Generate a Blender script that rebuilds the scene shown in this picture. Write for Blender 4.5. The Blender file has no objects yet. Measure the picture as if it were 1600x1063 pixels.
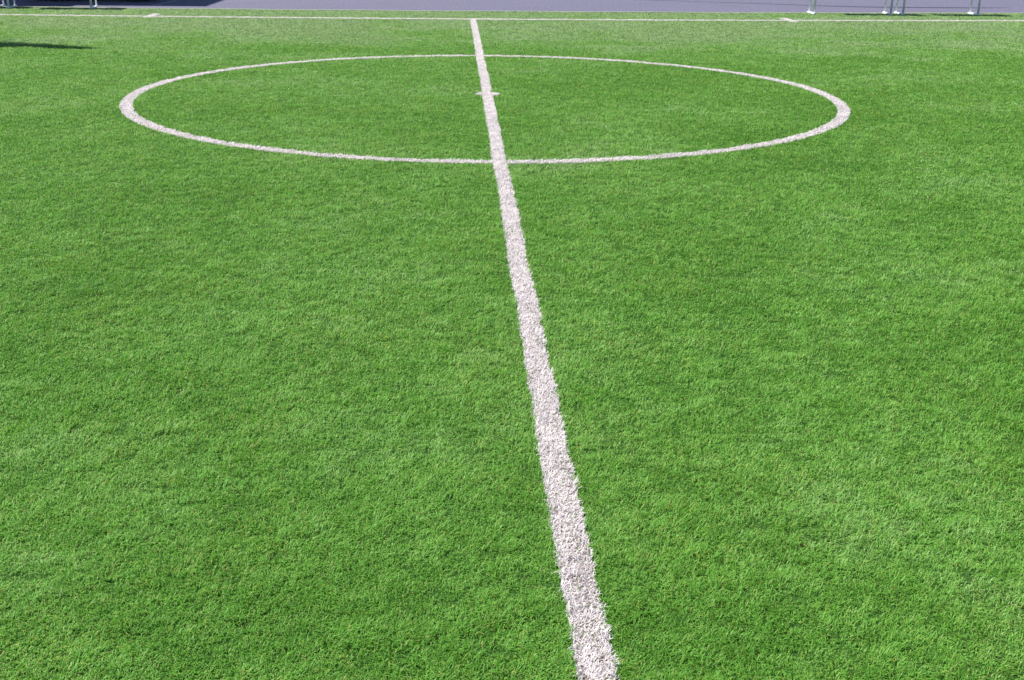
import bpy, bmesh, math, random
import numpy as np
from mathutils import Matrix, Vector

# ---------------------------------------------------------------- camera, sky, sun, exposure
# world frame: origin = centre spot, +X along the touchline, +Y along the halfway line away from the viewer
S = bpy.context.scene
COL = S.collection
CAMX, CAMY, CAMZ = -0.5616, -20.452, 2.875
cam_d = bpy.data.cameras.new('camera')
cam = bpy.data.objects.new('camera', cam_d); COL.objects.link(cam)
cam_d.sensor_width = 36.0
cam_d.lens = 18.0 * 2.2671
cam_d.clip_start = 0.1
cam_d.clip_end = 2000
cam.matrix_world = (Matrix.Translation((CAMX, CAMY, CAMZ)) @ Matrix.Rotation(-0.0509, 4, 'Z')
                    @ Matrix.Rotation(math.pi / 2 - 0.3478, 4, 'X') @ Matrix.Rotation(0.0120, 4, 'Z'))
S.camera = cam

ELEV = math.radians(57)
SH = (0.637, -0.20)                       # ground shift of a shadow per metre of height
sun_dir = Vector((SH[0], SH[1], -1)).normalized()
ELEV = math.asin(-sun_dir.z)
W = bpy.data.worlds.new('World'); S.world = W; W.use_nodes = True
nt = W.node_tree; nt.nodes.clear()
sky = nt.nodes.new('ShaderNodeTexSky'); sky.sky_type = 'NISHITA'; sky.sun_disc = False
sky.sun_elevation = ELEV; sky.ozone_density = 4.0; sky.dust_density = 0.3
sky.sun_rotation = math.atan2(-SH[0], -SH[1])
bg = nt.nodes.new('ShaderNodeBackground'); bg.inputs['Strength'].default_value = 0.065
out = nt.nodes.new('ShaderNodeOutputWorld')
nt.links.new(sky.outputs[0], bg.inputs['Color']); nt.links.new(bg.outputs[0], out.inputs['Surface'])
sl = bpy.data.lights.new('sun', 'SUN'); sl.energy = 5.0; sl.angle = math.radians(0.5); sl.color = (1.0, 0.95, 0.87)
so = bpy.data.objects.new('sun', sl); COL.objects.link(so)
so.rotation_euler = sun_dir.to_track_quat('-Z', 'Y').to_euler()
S.view_settings.view_transform = 'Standard'; S.view_settings.look = 'None'
S.view_settings.exposure = 0.85; S.view_settings.gamma = 1.0

RNG = np.random.default_rng(7)
random.seed(5)

# ---------------------------------------------------------------- helpers
def new_mat(name, color, rough=0.7, spec=0.3, metal=0.0):
    m = bpy.data.materials.new(name); m.use_nodes = True
    b = m.node_tree.nodes['Principled BSDF']
    b.inputs['Base Color'].default_value = (*color, 1)
    b.inputs['Roughness'].default_value = rough
    b.inputs['Specular IOR Level'].default_value = spec
    b.inputs['Metallic'].default_value = metal
    return m

def noise_mat(name, stops, scale, detail=6, rough=0.8, spec=0.25, bump=0.0, bump_scale=None, stretch=(1, 1, 1), second=None, metal=0.0):
    """procedural: a colour ramp over object-space noise, optional bump and a second, larger mottling"""
    m = new_mat(name, stops[0][1], rough, spec, metal)
    t = m.node_tree; b = t.nodes['Principled BSDF']
    tc = t.nodes.new('ShaderNodeTexCoord'); mp = t.nodes.new('ShaderNodeMapping')
    mp.inputs['Scale'].default_value = stretch
    t.links.new(tc.outputs['Object'], mp.inputs['Vector'])
    n = t.nodes.new('ShaderNodeTexNoise'); n.inputs['Scale'].default_value = scale; n.inputs['Detail'].default_value = detail
    t.links.new(mp.outputs[0], n.inputs['Vector'])
    r = t.nodes.new('ShaderNodeValToRGB')
    els = r.color_ramp.elements
    while len(els) < len(stops): els.new(0.5)
    for e, (p, c) in zip(els, stops): e.position = p; e.color = (*c, 1)
    t.links.new(n.outputs['Fac'], r.inputs['Fac'])
    colour = r.outputs['Color']
    if second:
        n2 = t.nodes.new('ShaderNodeTexNoise'); n2.inputs['Scale'].default_value = second[0]; n2.inputs['Detail'].default_value = 4
        t.links.new(tc.outputs['Object'], n2.inputs['Vector'])
        mx = t.nodes.new('ShaderNodeMixRGB'); mx.blend_type = 'MIX'
        mr = t.nodes.new('ShaderNodeMapRange'); mr.inputs['From Min'].default_value = 0.42; mr.inputs['From Max'].default_value = 0.62
        mr.inputs['To Max'].default_value = second[1]
        t.links.new(n2.outputs['Fac'], mr.inputs['Value']); t.links.new(mr.outputs[0], mx.inputs['Fac'])
        t.links.new(colour, mx.inputs['Color1']); mx.inputs['Color2'].default_value = (*second[2], 1)
        colour = mx.outputs['Color']
    t.links.new(colour, b.inputs['Base Color'])
    if bump:
        nb = t.nodes.new('ShaderNodeTexNoise'); nb.inputs['Scale'].default_value = bump_scale or scale * 3
        t.links.new(tc.outputs['Object'], nb.inputs['Vector'])
        bp = t.nodes.new('ShaderNodeBump'); bp.inputs['Strength'].default_value = bump; bp.inputs['Distance'].default_value = 0.02
        t.links.new(nb.outputs['Fac'], bp.inputs['Height']); t.links.new(bp.outputs[0], b.inputs['Normal'])
    return m

def tag(o, label=None, cat=None, group=None, kind=None):
    if label: o['label'] = label
    if cat: o['category'] = cat
    if group: o['group'] = group
    if kind: o['kind'] = kind
    return o

def link(name, me, mat, parent=None, loc=None):
    o = bpy.data.objects.new(name, me); COL.objects.link(o)
    if mat: me.materials.append(mat)
    if parent: o.parent = parent
    if loc is not None: o.location = loc
    return o

def obj(name, bm, mat, parent=None, loc=None, smooth=False):
    me = bpy.data.meshes.new(name)
    bmesh.ops.recalc_face_normals(bm, faces=bm.faces[:])
    bm.to_mesh(me); bm.free()
    if smooth: me.polygons.foreach_set('use_smooth', [True] * len(me.polygons))
    return link(name, me, mat, parent, loc)

def empty(name, loc, rz=0):
    o = bpy.data.objects.new(name, None); COL.objects.link(o)
    o.location = loc; o.rotation_euler = (0, 0, rz); o.empty_display_size = 0.2
    return o

def copy_tree(o, parent=None):
    c = o.copy(); COL.objects.link(c); c.parent = parent
    for ch in [x for x in S.objects if x.parent == o]:
        copy_tree(ch, c)
    return c

def add_box(bm, x0, y0, z0, x1, y1, z1, bevel=0.0):
    r = bmesh.ops.create_cube(bm, size=1.0, matrix=Matrix.Translation(((x0+x1)/2, (y0+y1)/2, (z0+z1)/2)) @ Matrix.Diagonal((x1-x0, y1-y0, z1-z0, 1)))
    if bevel:
        es = list({e for v in r['verts'] for e in v.link_edges})
        bmesh.ops.bevel(bm, geom=es, offset=bevel, segments=2, affect='EDGES', profile=0.6)

def add_tube(bm, pts, r, n=12):
    """round tube swept along a polyline, capped"""
    pts = [Vector(p) for p in pts]
    rings = []
    ref = Vector((0.31, 0.87, 0.38)).normalized()
    for i, p in enumerate(pts):
        a = pts[max(0, i-1)]; b = pts[min(len(pts)-1, i+1)]
        d = (b - a).normalized()
        u = d.cross(ref).normalized(); v = d.cross(u).normalized()
        rr = r[i] if isinstance(r, (list, tuple)) else r
        rings.append([bm.verts.new(p + (u*math.cos(2*math.pi*k/n) + v*math.sin(2*math.pi*k/n))*rr) for k in range(n)])
    for A, B in zip(rings, rings[1:]):
        for k in range(n):
            bm.faces.new((A[k], A[(k+1) % n], B[(k+1) % n], B[k]))
    bm.faces.new(rings[0][::-1]); bm.faces.new(rings[-1])

def strip_mesh(name, pts, width, z, mat, kind='structure', label=None, cat=None):
    """flat ribbon of given width along a polyline"""
    bm = bmesh.new(); prev = None
    for i, p in enumerate(pts):
        a = Vector(pts[max(0, i-1)]); b = Vector(pts[min(len(pts)-1, i+1)])
        d = (b - a).normalized(); nn = Vector((-d.y, d.x))
        w = width[i] if isinstance(width, (list, tuple, np.ndarray)) else width
        v = [bm.verts.new((p[0]+nn.x*w/2, p[1]+nn.y*w/2, z)), bm.verts.new((p[0]-nn.x*w/2, p[1]-nn.y*w/2, z))]
        if prev: bm.faces.new((prev[0], prev[1], v[1], v[0]))
        prev = v
    o = obj(name, bm, mat)
    return tag(o, label, cat, kind=kind)

# smooth value noise on the ground plane
def vnoise(x, y, scale, seed):
    r = np.random.default_rng(seed); T = r.random((256, 256))
    u = x * scale + 1000.37; v = y * scale + 1000.71
    iu = np.floor(u).astype(np.int64); iv = np.floor(v).astype(np.int64)
    fu = u - iu; fv = v - iv
    fu = fu*fu*(3-2*fu); fv = fv*fv*(3-2*fv)
    a = T[iu & 255, iv & 255]; b = T[(iu+1) & 255, iv & 255]; c = T[iu & 255, (iv+1) & 255]; d = T[(iu+1) & 255, (iv+1) & 255]
    return (a*(1-fu)+b*fu)*(1-fv) + (c*(1-fu)+d*fu)*fv

def fbm(x, y, scale, seed, octs=3):
    s = 0; amp = 1; tot = 0
    for k in range(octs):
        s = s + amp*vnoise(x + 3.1*k, y - 7.7*k, scale*2**k, seed + k); tot += amp; amp *= 0.55
    return s / tot

# gently bowed lines of this pitch (touchline and the kerb behind it)
_tp = np.polyfit([-14.19, -9.95, 0, 9.17, 17.57], [16.3, 16.0, 15.95, 16.45, 17.0], 2)
_kp = np.polyfit([-14.7, -9.2, -4.95, 2, 10, 19.2], [19.62, 19.5, 19.22, 19.38, 19.8, 20.5], 2)
def _curve(p, x):
    x = np.asarray(x, float); c = np.clip(x, -20, 22)
    return np.polyval(p, c) + np.polyval(np.polyder(p), c)*(x - c)
def touch_y(x): return _curve(_tp, x)
def kerb_y(x): return _curve(_kp, x) - 0.15

# ---------------------------------------------------------------- the ground
MAT_TURF = noise_mat('turf_backing', [(0.30, (0.022, 0.045, 0.010)), (0.55, (0.035, 0.095, 0.016)), (0.75, (0.06, 0.14, 0.026))], 60, rough=0.95, spec=0.1, bump=0.6)
MAT_FIELD = noise_mat('far_grass', [(0.3, (0.03, 0.09, 0.018)), (0.6, (0.055, 0.15, 0.03))], 9, rough=0.95, spec=0.1, bump=0.5)
MAT_ASPHALT = noise_mat('asphalt', [(0.3, (0.080, 0.075, 0.120)), (0.5, (0.112, 0.107, 0.164)), (0.7, (0.150, 0.145, 0.215))], 9, detail=12, rough=0.85, spec=0.3, bump=0.35, bump_scale=120,
                        second=(0.55, 0.5, (0.105, 0.103, 0.145)))
MAT_KERB = noise_mat('concrete', [(0.3, (0.17, 0.18, 0.16)), (0.7, (0.27, 0.28, 0.25))], 14, rough=0.9, bump=0.3)
MAT_SHADOW_STRIP = noise_mat('painted_shadow', [(0.3, (0.022, 0.019, 0.042)), (0.7, (0.036, 0.032, 0.062))], 8, rough=0.55, spec=0.4)
MAT_INFILL = noise_mat('line_backing', [(0.35, (0.10, 0.08, 0.07)), (0.6, (0.22, 0.19, 0.18))], 70, rough=0.95, spec=0.1)
MAT_BAYLINE = noise_mat('worn_road_paint', [(0.35, (0.15, 0.145, 0.18)), (0.62, (0.40, 0.39, 0.42))], 11, rough=0.8)

bm = bmesh.new(); bmesh.ops.create_grid(bm, x_segments=8, y_segments=8, size=700)
tag(obj('ground', bm, MAT_FIELD, loc=(0, 0, -0.06)), 'wide grassy ground around the pitch', 'ground', kind='structure')

xs = np.linspace(-60, 60, 121)
bm = bmesh.new(); rows = []
for x in xs:
    rows.append((bm.verts.new((x, -40, -0.004)), bm.verts.new((x, float(kerb_y(x)) - 0.02, -0.004))))
for a, b in zip(rows, rows[1:]): bm.faces.new((a[0], b[0], b[1], a[1]))
tag(obj('turf_base', bm, MAT_TURF), 'dark backing of the artificial turf pitch', 'turf', kind='structure')

bm = bmesh.new(); rows = []
for x in xs:
    rows.append((bm.verts.new((x, float(kerb_y(x)) + 0.12, 0.0)), bm.verts.new((x, 130, 0.0))))
for a, b in zip(rows, rows[1:]): bm.faces.new((a[0], b[0], b[1], a[1]))
tag(obj('asphalt', bm, MAT_ASPHALT), 'lavender grey asphalt behind the pitch', 'asphalt', kind='structure')

bm = bmesh.new(); prev = None                      # flat concrete edging between turf and asphalt
for x in np.linspace(-60, 60, 241):
    y = float(kerb_y(x)); top = 0.018 + 0.004*math.sin(x*1.3)
    prof = [(y-0.02, -0.05), (y-0.02, top-0.008), (y-0.012, top), (y+0.108, top+0.004), (y+0.12, top-0.006), (y+0.12, -0.05)]
    cur = [bm.verts.new((x, py, pz)) for py, pz in prof]
    if prev:
        for k in range(len(prof)-1): bm.faces.new((prev[k], prev[k+1], cur[k+1], cur[k]))
    prev = cur
tag(obj('kerb', bm, MAT_KERB), 'pale concrete edging between turf and asphalt', 'kerb', kind='structure')

shadow_path = [(2.0, 28.3), (4.4, 27.1), (6.59, 25.9), (8.7, 25.1), (10.73, 24.45), (12.2, 23.7), (13.28, 23.25), (14.4, 22.98), (15.52, 22.85), (17.3, 22.92), (18.96, 23.05), (20.0, 23.2)]  # dark strip: the cast shadow of a cable, painted onto the asphalt
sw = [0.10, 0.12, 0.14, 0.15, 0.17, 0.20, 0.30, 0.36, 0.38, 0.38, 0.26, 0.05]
strip_mesh('cable_shadow_strip', shadow_path, sw, 0.004, MAT_SHADOW_STRIP, label='dark curving strip painted on the asphalt as a cable shadow', cat='painted shadow')
strip_mesh('parking_line', [(-10.72, 20.6), (-10.6, 22.2), (-10.45, 24.2), (-10.3, 26.5)], 0.10, 0.004, MAT_BAYLINE, label='worn pale parking line in the shaded asphalt', cat='parking line')

# ---------------------------------------------------------------- turf blades
LINE_W = 0.168
def circle_d(x, y): return np.abs(np.hypot(x, y) - 6.0)
def wob(x, y, k): return 0.012*(fbm(x, y, 9.0, 40+k, 2) - 0.5)*2 + 0.010*(vnoise(x, y, 1.6, 50+k) - 0.5)*2*(k < 3)
def in_half(x, y): return (np.abs(x + 0.004 + wob(x, y, 0)) < LINE_W/2) & (y < touch_y(x) + 0.02)
def in_circle(x, y): return circle_d(x, y) + wob(x, y, 3) < 0.195/2
def in_touch(x, y): return np.abs(y - touch_y(x) + wob(x, y, 6)) < 0.20/2
def in_spot(x, y): return np.hypot(x, y) < 0.205
TICKS = [(-9.72, 15.76, 17.0), (9.85, 15.9, 17.28)]
def in_tick(k): 
    def f(x, y): return (np.abs(x - TICKS[k][0]) < 0.11) & (y > TICKS[k][1]) & (y < TICKS[k][2])
    return f

FWD = np.array([math.sin(0.0509), math.cos(0.0509)]); RGT = np.array([FWD[1], -FWD[0]])
def scatter(n6, seed, d0=3.0, d1=43.0, power=1.5):
    """random roots over the part of the pitch before the viewer, thinning out with distance"""
    r = np.random.default_rng(seed); P = []
    d = d0
    while d < d1:
        step = 0.5 if d < 10 else 1.0
        hw = 0.47*(d + step) + 1.3
        slant = math.hypot(d + step/2, CAMZ)
        n = int(n6*(6.0/slant)**power * step * 2*hw)
        u = r.uniform(-hw, hw, n); v = r.uniform(d, d+step, n)
        P.append(np.stack([CAMX + RGT[0]*u + FWD[0]*v, CAMY + RGT[1]*u + FWD[1]*v], 1))
        d += step
    P = np.concatenate(P)
    return P[P[:, 1] < kerb_y(P[:, 0]) - 0.015]

def scatter_line(box, n6, seed, power=1.15):
    """denser roots inside a bounding box, thinned by distance from the viewer"""
    r = np.random.default_rng(seed); x0, x1, y0, y1 = box
    n = int((x1-x0)*(y1-y0)*n6*1.3)
    P = np.stack([r.uniform(x0, x1, n), r.uniform(y0, y1, n)], 1)
    return P

def blades(name, P, seed, mat, height, width, tint, lean=1.0, widen=0.54, rough=1.3):
    """one mesh of curved, tapering blades (a quad and a tip each) with a per-blade tint"""
    r = np.random.default_rng(seed); n = len(P); x, y = P[:, 0], P[:, 1]
    dist = np.sqrt((x-CAMX)**2 + (y-CAMY)**2 + CAMZ**2)
    grow = np.maximum(1.0, dist/6.0)
    h = height*r.uniform(0.6, 1.25, n)*(1.0 + rough*(fbm(x, y, 8.0, seed+11, 2) - 0.5))*grow**0.10
    h *= np.where(r.random(n) < 0.05*np.clip(8.0/dist, 0, 1)**2, 1.5, 1.0)
    w = width*r.uniform(0.7, 1.3, n)*grow**widen
    # fibres curl over; tufts share a rough direction, with a lot of scatter
    a = 2*np.pi*(1.5*fbm(x, y, 2.2, seed+21, 3) + 1.1*vnoise(x, y, 17.0, seed+25)) + r.normal(0, 1.15, n)
    l = lean*np.clip(r.normal(1.05, 0.35, n), 0.15, 1.8)
    curl = r.normal(0, 0.55, n)
    V = np.empty((n, 7, 3), np.float32)
    cx, cy, cz = x.copy(), y.copy(), np.full(n, -0.004)
    th = 0.25*l; ang = a.copy()
    for k, frac in enumerate((0.0, 0.40, 0.36, 0.30)):
        if k:
            cx = cx + np.cos(ang)*np.sin(th)*h*frac*1.15; cy = cy + np.sin(ang)*np.sin(th)*h*frac*1.15
            cz = np.maximum(cz + np.cos(th)*h*frac*1.15, 0.003)
            th = th + 0.62*l; ang = ang + curl
        if k == 3: V[:, 6] = np.stack([cx, cy, cz], 1); break
        ww = w*(0.5, 0.5, 0.36)[k]; tw = ang + np.pi/2 + (r.normal(0, 0.45, n) if k == 0 else 0)
        wx, wy = np.cos(tw)*ww, np.sin(tw)*ww
        V[:, 2*k] = np.stack([cx-wx, cy-wy, cz], 1); V[:, 2*k+1] = np.stack([cx+wx, cy+wy, cz], 1)
    me = bpy.data.meshes.new(name)
    me.vertices.add(n*7); me.vertices.foreach_set('co', V.ravel())
    L = ((np.arange(n)*7)[:, None] + np.array([0, 1, 3, 2, 2, 3, 5, 4, 4, 5, 6])).astype(np.int32).ravel()
    me.loops.add(n*11); me.loops.foreach_set('vertex_index', L)
    me.polygons.add(n*3)
    me.polygons.foreach_set('loop_start', ((np.arange(n)*11)[:, None] + np.array([0, 4, 8])).astype(np.int32).ravel())
    me.update(calc_edges=True)
    me.polygons.foreach_set('use_smooth', np.ones(n*3, bool))
    at = me.attributes.new('tint', 'FLOAT', 'FACE')
    at.data.foreach_set('value', np.repeat(tint.astype(np.float32), 3))
    return link(name, me, mat)

def blade_mat(name, stops, rough, spec, trans):
    m = new_mat(name, (0.1, 0.2, 0.05), rough, spec)
    t = m.node_tree; b = t.nodes['Principled BSDF']; o = t.nodes['Material Output']
    a = t.nodes.new('ShaderNodeAttribute'); a.attribute_name = 'tint'
    r = t.nodes.new('ShaderNodeValToRGB'); els = r.color_ramp.elements
    while len(els) < len(stops): els.new(0.5)
    for e, (p, c) in zip(els, stops): e.position = p; e.color = (*c, 1)
    t.links.new(a.outputs['Fac'], r.inputs['Fac']); t.links.new(r.outputs['Color'], b.inputs['Base Color'])
    tr = t.nodes.new('ShaderNodeBsdfTranslucent'); t.links.new(r.outputs['Color'], tr.inputs['Color'])
    mx = t.nodes.new('ShaderNodeMixShader'); mx.inputs['Fac'].default_value = trans
    t.links.new(b.outputs[0], mx.inputs[1]); t.links.new(tr.outputs[0], mx.inputs[2]); t.links.new(mx.outputs[0], o.inputs['Surface'])
    return m

MAT_BLADE = blade_mat('green_blade', [(0.0, (0.058, 0.165, 0.014)), (0.25, (0.110, 0.298, 0.030)), (0.50, (0.174, 0.412, 0.055)), (0.70, (0.262, 0.485, 0.125)), (0.82, (0.35, 0.50, 0.23)), (0.90, (0.30, 0.405, 0.060)), (1.0, (0.43, 0.43, 0.20))], 0.50, 0.35, 0.42)
MAT_WHITE = blade_mat('white_blade', [(0.0, (0.42, 0.37, 0.355)), (0.35, (0.75, 0.70, 0.712)), (1.0, (0.84, 0.795, 0.81))], 0.5, 0.35, 0.42)

P = scatter(17500, 101, power=1.48)
x, y = P[:, 0], P[:, 1]
masks = {'halfway_line': in_half, 'centre_circle': in_circle, 'touchline': in_touch, 'centre_spot': in_spot, 'tick_a': in_tick(0), 'tick_b': in_tick(1)}
white = np.zeros(len(P), bool)
for f in masks.values(): white |= f(x, y)
G = P[~white | (np.random.default_rng(78).random(len(P)) < 0.045)]; x, y = G[:, 0], G[:, 1]
thin = np.random.default_rng(77).random(len(G)) < np.clip(-0.05 + 2.2*fbm(x, y, 14.0, 85, 2), 0.08, 1)      # small gaps between tufts
G = G[thin]; x, y = G[:, 0], G[:, 1]
r = np.random.default_rng(55)
tint = 0.41 + 0.23*(fbm(x, y, 0.45, 61, 3) - 0.5)*2 + 0.13*(fbm(x, y, 2.6, 71, 3) - 0.5)*2 + 0.11*(fbm(x, y, 9.0, 75, 2) - 0.5)*2 + r.normal(0, 0.085, len(x))
# paler towards the touchline: grazing sheen and haze painted into the tint, in patches
sheen_haze = np.clip((y - 3.5 + 8*(fbm(x, y*1.6, 0.16, 91, 3) - 0.5))/12, 0, 1)*0.9 + 0.10
tint += 0.50*sheen_haze*(0.7 + 0.6*fbm(x, y*2.0, 0.4, 95, 3))
tint += 0.20*np.clip(fbm(x*0.8, y*1.5, 0.35, 64, 4) - 0.54, 0, 1)*2      # pale, flattened patches
dry = r.random(len(x)) < 0.012 + 0.06*np.clip(fbm(x, y, 0.9, 81, 2) - 0.5, 0, 1)
olive = r.random(len(x)) < 0.04 + 0.28*np.clip(fbm(x, y, 1.4, 66, 4) - 0.38, 0, 1)
tint = np.where(olive, r.uniform(0.885, 0.93, len(x)), tint)
tint = np.where(dry, r.uniform(0.94, 1.0, len(x)), np.where(olive, tint, np.clip(tint, 0, 0.82)))
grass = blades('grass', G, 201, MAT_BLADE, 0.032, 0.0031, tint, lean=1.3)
tag(grass, 'short bright green artificial turf covering the whole pitch', 'grass', kind='stuff')

def line_blades(name, f, boxes, label, cat, seed):
    pts = []
    for k, b in enumerate(boxes):
        q = scatter_line(b, 15000, seed + k)
        q = q[f(q[:, 0], q[:, 1])]
        d = np.sqrt((q[:, 0]-CAMX)**2 + (q[:, 1]-CAMY)**2 + CAMZ**2)
        keep = np.random.default_rng(seed + 50 + k).random(len(q)) < np.clip((6.0/d)**0.38, 0, 1)
        keep &= np.random.default_rng(seed + 70 + k).random(len(q)) < np.clip(0.30 + 1.5*fbm(q[:, 0], q[:, 1], 34.0, 87, 2), 0.25, 1)      # flecks of infill between the white fibres
        pts.append(q[keep])
    q = np.concatenate(pts)
    rr = np.random.default_rng(seed + 99)
    t = np.clip(rr.normal(0.55, 0.20, len(q)), 0, 1)
    o = blades(name, q, seed + 7, MAT_WHITE, 0.029, 0.0046, t, lean=1.15, widen=0.42, rough=0.7)
    return tag(o, label, cat, kind='structure')

ch = lambda a, b, s: [(k, min(k+s, b)) for k in np.arange(a, b, s)]
hw = LINE_W/2 + 0.03
line_blades('halfway_line', in_half, [(-hw, hw, a, b) for a, b in ch(-17.6, 16.1, 2.0)], 'straight white halfway line running away through the circle', 'halfway line', 1000)
cb = []
for k in range(96):
    t0, t1 = 2*math.pi*k/96, 2*math.pi*(k+1)/96
    px = [6.12*math.cos(t0), 6.12*math.cos(t1), 5.88*math.cos(t0), 5.88*math.cos(t1)]; py = [6.12*math.sin(t0), 6.12*math.sin(t1), 5.88*math.sin(t0), 5.88*math.sin(t1)]
    cb.append((t0, t1))
def circle_pts():
    rr = np.random.default_rng(2000); n = int(2*math.pi*6*0.24*15000)
    th = rr.uniform(0, 2*np.pi, n); ra = rr.uniform(5.87, 6.13, n)
    return np.stack([ra*np.cos(th), ra*np.sin(th)], 1)
_sl = scatter_line
scatter_line = lambda b, n, s, power=0: circle_pts()
line_blades('centre_circle', lambda a, b: in_circle(a, b) & ~in_half(a, b), [None], 'white centre circle marked on the turf', 'centre circle', 3000)
scatter_line = _sl
line_blades('touchline', lambda a, b: in_touch(a, b) & ~in_tick(0)(a, b) & ~in_tick(1)(a, b), [(a, b, float(min(touch_y(a), touch_y(b), touch_y((a+b)/2))) - 0.12, float(max(touch_y(a), touch_y(b), touch_y((a+b)/2))) + 0.12) for a, b in ch(-22, 24, 1.0)], 'thin white far touchline in front of the kerb', 'touchline', 4000)
line_blades('centre_spot', lambda a, b: in_spot(a, b) & ~in_half(a, b), [(-0.24, 0.24, -0.24, 0.24)], 'small white centre spot on the halfway line', 'centre spot', 5000)
for k, nm in enumerate(('left', 'right')):
    line_blades('substitution_mark', in_tick(k), [(TICKS[k][0]-0.12, TICKS[k][0]+0.12, TICKS[k][1], TICKS[k][2])], 'short white mark crossing the far touchline, %s of the circle' % nm, 'pitch mark', 6000 + 100*k)

# backing under the white fibres, a sheet a few millimetres above the green one
strip_mesh('halfway_line_backing', [(0, -18), (0, 16)], LINE_W - 0.02, 0.0, MAT_INFILL)
strip_mesh('centre_circle_backing', [(6*math.cos(t), 6*math.sin(t)) for t in np.linspace(0, 2*math.pi, 161)], 0.14, 0.003, MAT_INFILL)
strip_mesh('touchline_backing', [(x, float(touch_y(x))) for x in np.linspace(-40, 40, 81)], 0.13, 0.006, MAT_INFILL)

# ---------------------------------------------------------------- portable goals
MAT_GOAL = noise_mat('white_powder_coat', [(0.35, (0.74, 0.78, 0.84)), (0.65, (0.84, 0.87, 0.91))], 5, rough=0.35, spec=0.5)
MAT_BUNDLE = noise_mat('shadow_bundle_cord', [(0.35, (0.05, 0.06, 0.06)), (0.65, (0.16, 0.17, 0.17))], 40, rough=0.9, bump=0.8)
MAT_RUBBER = noise_mat('rubber', [(0.3, (0.02, 0.02, 0.02)), (0.7, (0.05, 0.05, 0.05))], 12, rough=0.85)
GH, GD, R = 1.65, 0.60, 0.036
def make_goal(width):
    g = empty('football_goal', (0, 0, 0))
    hwid = width/2
    for s in (-1, 1):
        bm = bmesh.new(); add_tube(bm, [(s*hwid, 0, 0.02), (s*hwid, 0, GH + R)], R); obj('post', bm, MAT_GOAL, g, smooth=True)
        bm = bmesh.new(); add_tube(bm, [(s*hwid, GD, 0.02), (s*hwid, GD, GH*0.6), (s*hwid, GD-0.02, GH)], 0.030); obj('rear_post', bm, MAT_GOAL, g, smooth=True)
        bm = bmesh.new(); add_box(bm, s*hwid-0.04, -0.10, 0.006, s*hwid+0.04, GD+0.10, 0.060, 0.012); obj('ground_bar', bm, MAT_GOAL, g)
        bm = bmesh.new(); add_tube(bm, [(s*hwid, 0, GH), (s*hwid, GD-0.02, GH)], 0.028); obj('side_bar', bm, MAT_GOAL, g, smooth=True)
    bm = bmesh.new(); add_tube(bm, [(-hwid-R, 0, GH), (hwid+R, 0, GH)], R); obj('crossbar', bm, MAT_GOAL, g, smooth=True)
    bm = bmesh.new(); add_tube(bm, [(-hwid, GD-0.02, GH), (hwid, GD-0.02, GH)], 0.028); obj('rear_bar', bm, MAT_GOAL, g, smooth=True)
    bm = bmesh.new(); rr = random.Random(3)
    n = 26; add_tube(bm, [(-hwid+0.03 + (width-0.06)*k/n, 0, 0.03*rr.uniform(-1, 1)) for k in range(n+1)], [0.085 + 0.02*rr.uniform(-1, 1) for k in range(n+1)], 12)
    for v in bm.verts: v.co = Vector((v.co.x, GD*0.45 + v.co.y*4.2, GH + 0.03 + v.co.z*0.8))
    obj('added_shadow_bundle', bm, MAT_BUNDLE, g, smooth=True)  # unseen bundle, added and flattened wide to cast the goal's shadow band
    return g
GOALS = [(11.52, 14.14, 19.36, 'white portable goal, left one of the right-hand pair by the asphalt'),
         (14.55, 17.18, 19.45, 'white portable goal at the far right edge of the turf'),
         (-14.85, -12.26, 19.16, 'white portable goal on the left, its right side standing alone on the kerb'),
         (-17.9, -15.32, 19.36, 'white portable goal at the far left, mostly cut off by the frame')]
proto = make_goal(2.60)
for i, (xa, xb, yy, lab) in enumerate(GOALS):
    o = proto if i == 0 else copy_tree(proto)
    o.location = ((xa + xb)/2 - (0.12 if i < 2 else 0.0), yy - 0.22, 0.0)
    o.rotation_euler = (0, 0, [0.0, 0.03, 0.02, 0.0][i])
    tag(o, lab, 'goal', 'portable goals along the far edge of the turf')

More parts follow.
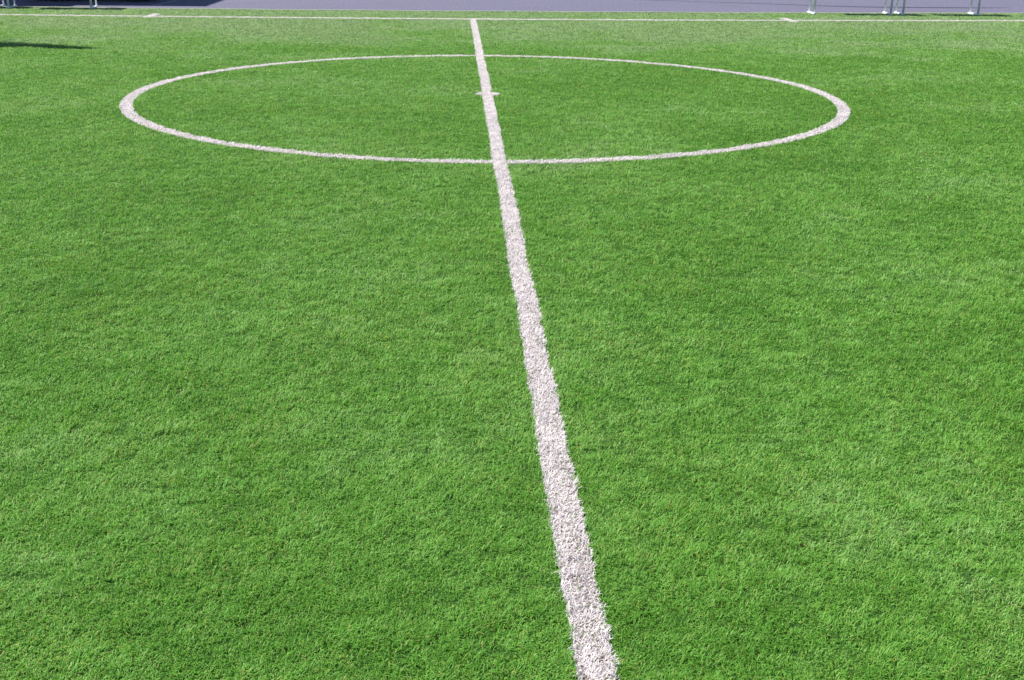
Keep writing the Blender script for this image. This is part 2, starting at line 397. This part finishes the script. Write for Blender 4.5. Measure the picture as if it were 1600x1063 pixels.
# ---------------------------------------------------------------- parked car in the shade
MAT_PAINT = noise_mat('dark_car_paint', [(0.3, (0.012, 0.018, 0.035)), (0.7, (0.018, 0.026, 0.05))], 3, rough=0.25, spec=0.5)
MAT_GLASS = noise_mat('dark_glass', [(0.3, (0.02, 0.025, 0.03)), (0.7, (0.03, 0.035, 0.04))], 2, rough=0.08, spec=0.6)
MAT_RIM = noise_mat('alloy', [(0.3, (0.35, 0.36, 0.38)), (0.7, (0.5, 0.51, 0.53))], 6, rough=0.35, metal=0.8)
MAT_LAMP = new_mat('lamp_glass', (0.7, 0.72, 0.75), 0.15, 0.6)
MAT_TAIL = new_mat('tail_glass', (0.35, 0.02, 0.02), 0.2, 0.6)
def make_car(loc):
    c = empty('parked_car', loc)
    tag(c, 'dark parked car in the building shade, only its tyres in view', 'car')
    def prism(name, prof, y0, y1, mat, tuck=0.0, bev=0.03):
        bm = bmesh.new()
        a = [bm.verts.new((px, y0 + (tuck if pz > 0.95 else 0), pz)) for px, pz in prof]
        b = [bm.verts.new((px, y1 - (tuck if pz > 0.95 else 0), pz)) for px, pz in prof]
        bm.faces.new(a); bm.faces.new(b[::-1])
        for k in range(len(prof)): bm.faces.new((a[k], b[k], b[(k+1) % len(prof)], a[(k+1) % len(prof)]))
        if bev: bmesh.ops.bevel(bm, geom=bm.edges[:], offset=bev, segments=2, affect='EDGES')
        return obj(name, bm, mat, c)
    def arch(cx): return [(cx + 0.37*math.cos(t), 0.31 + 0.37*math.sin(t)) for t in np.linspace(math.pi, 0, 9)]
    prof = [(-0.85, 0.24)] + [p for p in arch(0) if p[1] > 0.30] + [p for p in arch(2.7) if p[1] > 0.30] + [(3.5, 0.24), (3.58, 0.5), (3.5, 0.74), (2.55, 0.92), (1.95, 0.95), (1.9, 0.952), (-0.55, 0.98), (-0.85, 0.9), (-0.9, 0.5)]
    prism('body', prof, 0.0, 1.74, MAT_PAINT, bev=0.0)
    prism('cabin', [(-0.55, 0.955), (2.25, 0.955), (1.45, 1.42), (-0.05, 1.44)], 0.09, 1.65, MAT_GLASS, tuck=0.10)
    prism('roof', [(-0.10, 1.445), (1.48, 1.425), (1.35, 1.47), (0.0, 1.485)], 0.17, 1.57, MAT_PAINT, bev=0.01)
    for wx in (0.0, 2.7):
        for wy, out_ in ((0.12, -1), (1.62, 1)):
            bm = bmesh.new()
            bmesh.ops.create_cone(bm, cap_ends=True, segments=28, radius1=0.31, radius2=0.31, depth=0.2, matrix=Matrix.Translation((wx, wy, 0.31)) @ Matrix.Rotation(math.pi/2, 4, 'X'))
            bmesh.ops.bevel(bm, geom=[e for e in bm.edges if len(e.link_faces) == 2 and e.calc_face_angle(0) > 1], offset=0.03, segments=3, affect='EDGES')
            wh = obj('wheel', bm, MAT_RUBBER, c)
            bm = bmesh.new()
            bmesh.ops.create_cone(bm, cap_ends=True, segments=24, radius1=0.2, radius2=0.2, depth=0.04, matrix=Matrix.Translation((wx, wy + out_*0.09, 0.31)) @ Matrix.Rotation(math.pi/2, 4, 'X'))
            obj('rim', bm, MAT_RIM, wh)
    for yy in (0.06, 1.38):
        bm = bmesh.new(); add_box(bm, 3.42, yy, 0.6, 3.57, yy+0.3, 0.72, 0.02); obj('headlight', bm, MAT_LAMP, c)
        bm = bmesh.new(); add_box(bm, -0.91, yy, 0.7, -0.82, yy+0.3, 0.85, 0.02); obj('tail_light', bm, MAT_TAIL, c)
    return c
make_car((-14.55, 22.32, 0.0))

# ---------------------------------------------------------------- building left of the picture: its shadow lies on the asphalt
MAT_RENDER = noise_mat('pale_render', [(0.3, (0.52, 0.49, 0.44)), (0.7, (0.6, 0.57, 0.52))], 2.5, rough=0.9, bump=0.2)
MAT_WIN = noise_mat('window_glass', [(0.3, (0.03, 0.04, 0.05)), (0.7, (0.06, 0.07, 0.09))], 1.5, rough=0.08, spec=0.6)
MAT_TRIM = noise_mat('window_frame_paint', [(0.3, (0.7, 0.7, 0.7)), (0.7, (0.8, 0.8, 0.8))], 4, rough=0.5)
BX, BY, BH = -9.0 - 16*SH[0], 20.6 - 16*SH[1], 16.0
b = empty('building', (BX, BY, 0))
tag(b, 'tall pale building beyond the left end of the asphalt', 'building')
bm = bmesh.new(); add_box(bm, -24, 0, -0.05, 0, 12, BH - 0.5); obj('wall', bm, MAT_RENDER, b)
bm = bmesh.new(); add_box(bm, -24.1, -0.1, BH - 0.5, 0.1, 12.1, BH); obj('roof', bm, MAT_KERB, b)
bm = bmesh.new(); add_box(bm, -24, 0.15, BH + 0.0, -7.7, 5, BH + 5.5); obj('roof_tower', bm, MAT_RENDER, b)
for fl in range(5):
    for k in range(7):
        wx, wz = -23 + 3.25*k, 0.9 + 3.1*fl
        bm = bmesh.new()
        add_box(bm, wx, -0.06, wz, wx+1.5, 0.02, wz+0.08); add_box(bm, wx, -0.06, wz+1.52, wx+1.5, 0.02, wz+1.6)
        add_box(bm, wx, -0.057, wz+0.08, wx+0.08, 0.02, wz+1.52); add_box(bm, wx+1.42, -0.057, wz+0.08, wx+1.5, 0.02, wz+1.52)
        wn = obj('window', bm, MAT_TRIM, b)
        bm = bmesh.new(); add_box(bm, wx+0.08, -0.03, wz+0.08, wx+1.42, 0.018, wz+1.52); obj('pane', bm, MAT_WIN, wn)

# ---------------------------------------------------------------- slender tree left of the picture: the tip of its shadow crosses the turf
MAT_BARK = noise_mat('bark', [(0.3, (0.05, 0.035, 0.025)), (0.7, (0.12, 0.09, 0.065))], 12, rough=0.95, bump=0.8, stretch=(1, 1, 0.2))
MAT_LEAF = noise_mat('leaf', [(0.3, (0.035, 0.09, 0.02)), (0.7, (0.07, 0.15, 0.035))], 3, rough=0.6)
TH = 20.0
tr = empty('poplar_tree', (-8.8 - TH*SH[0], 7.02 - TH*SH[1], -0.05))
tag(tr, 'tall slender poplar tree standing left of the pitch', 'tree')
bm = bmesh.new(); add_tube(bm, [(0, 0, 0), (0.05, 0.02, 4), (0, 0.05, 10), (0.02, 0, 19)], [0.28, 0.22, 0.14, 0.03]); obj('trunk', bm, MAT_BARK, tr, smooth=True)
n = 7000; rg = np.random.default_rng(9)
z = 1.8 + (TH - 1.8)*rg.random(n)
rad = np.interp(z, [1.8, 4, 9, 14, 17, TH], [0.4, 1.0, 1.1, 0.78, 0.55, 0.22])
ph = rg.uniform(0, 2*np.pi, n); rr = rad*np.sqrt(rg.random(n))*(0.75 + 0.35*np.sin(z*2.3 + 3*ph))
c = np.stack([rr*np.cos(ph), rr*np.sin(ph), z], 1)
e1 = rg.normal(size=(n, 3)); e1 /= np.linalg.norm(e1, axis=1)[:, None]
e2 = np.cross(e1, rg.normal(size=(n, 3))); e2 /= np.linalg.norm(e2, axis=1)[:, None]
s = rg.uniform(0.06, 0.13, n)[:, None]
V = np.stack([c - e1*s, c + e2*s*0.6, c + e1*s, c - e2*s*0.6], 1).astype(np.float32)
me = bpy.data.meshes.new('crown'); me.vertices.add(n*4); me.vertices.foreach_set('co', V.ravel())
me.loops.add(n*4); me.loops.foreach_set('vertex_index', np.arange(n*4, dtype=np.int32))
me.polygons.add(n); me.polygons.foreach_set('loop_start', np.arange(0, n*4, 4, dtype=np.int32)); me.update(calc_edges=True)
link('crown', me, MAT_LEAF, tr)
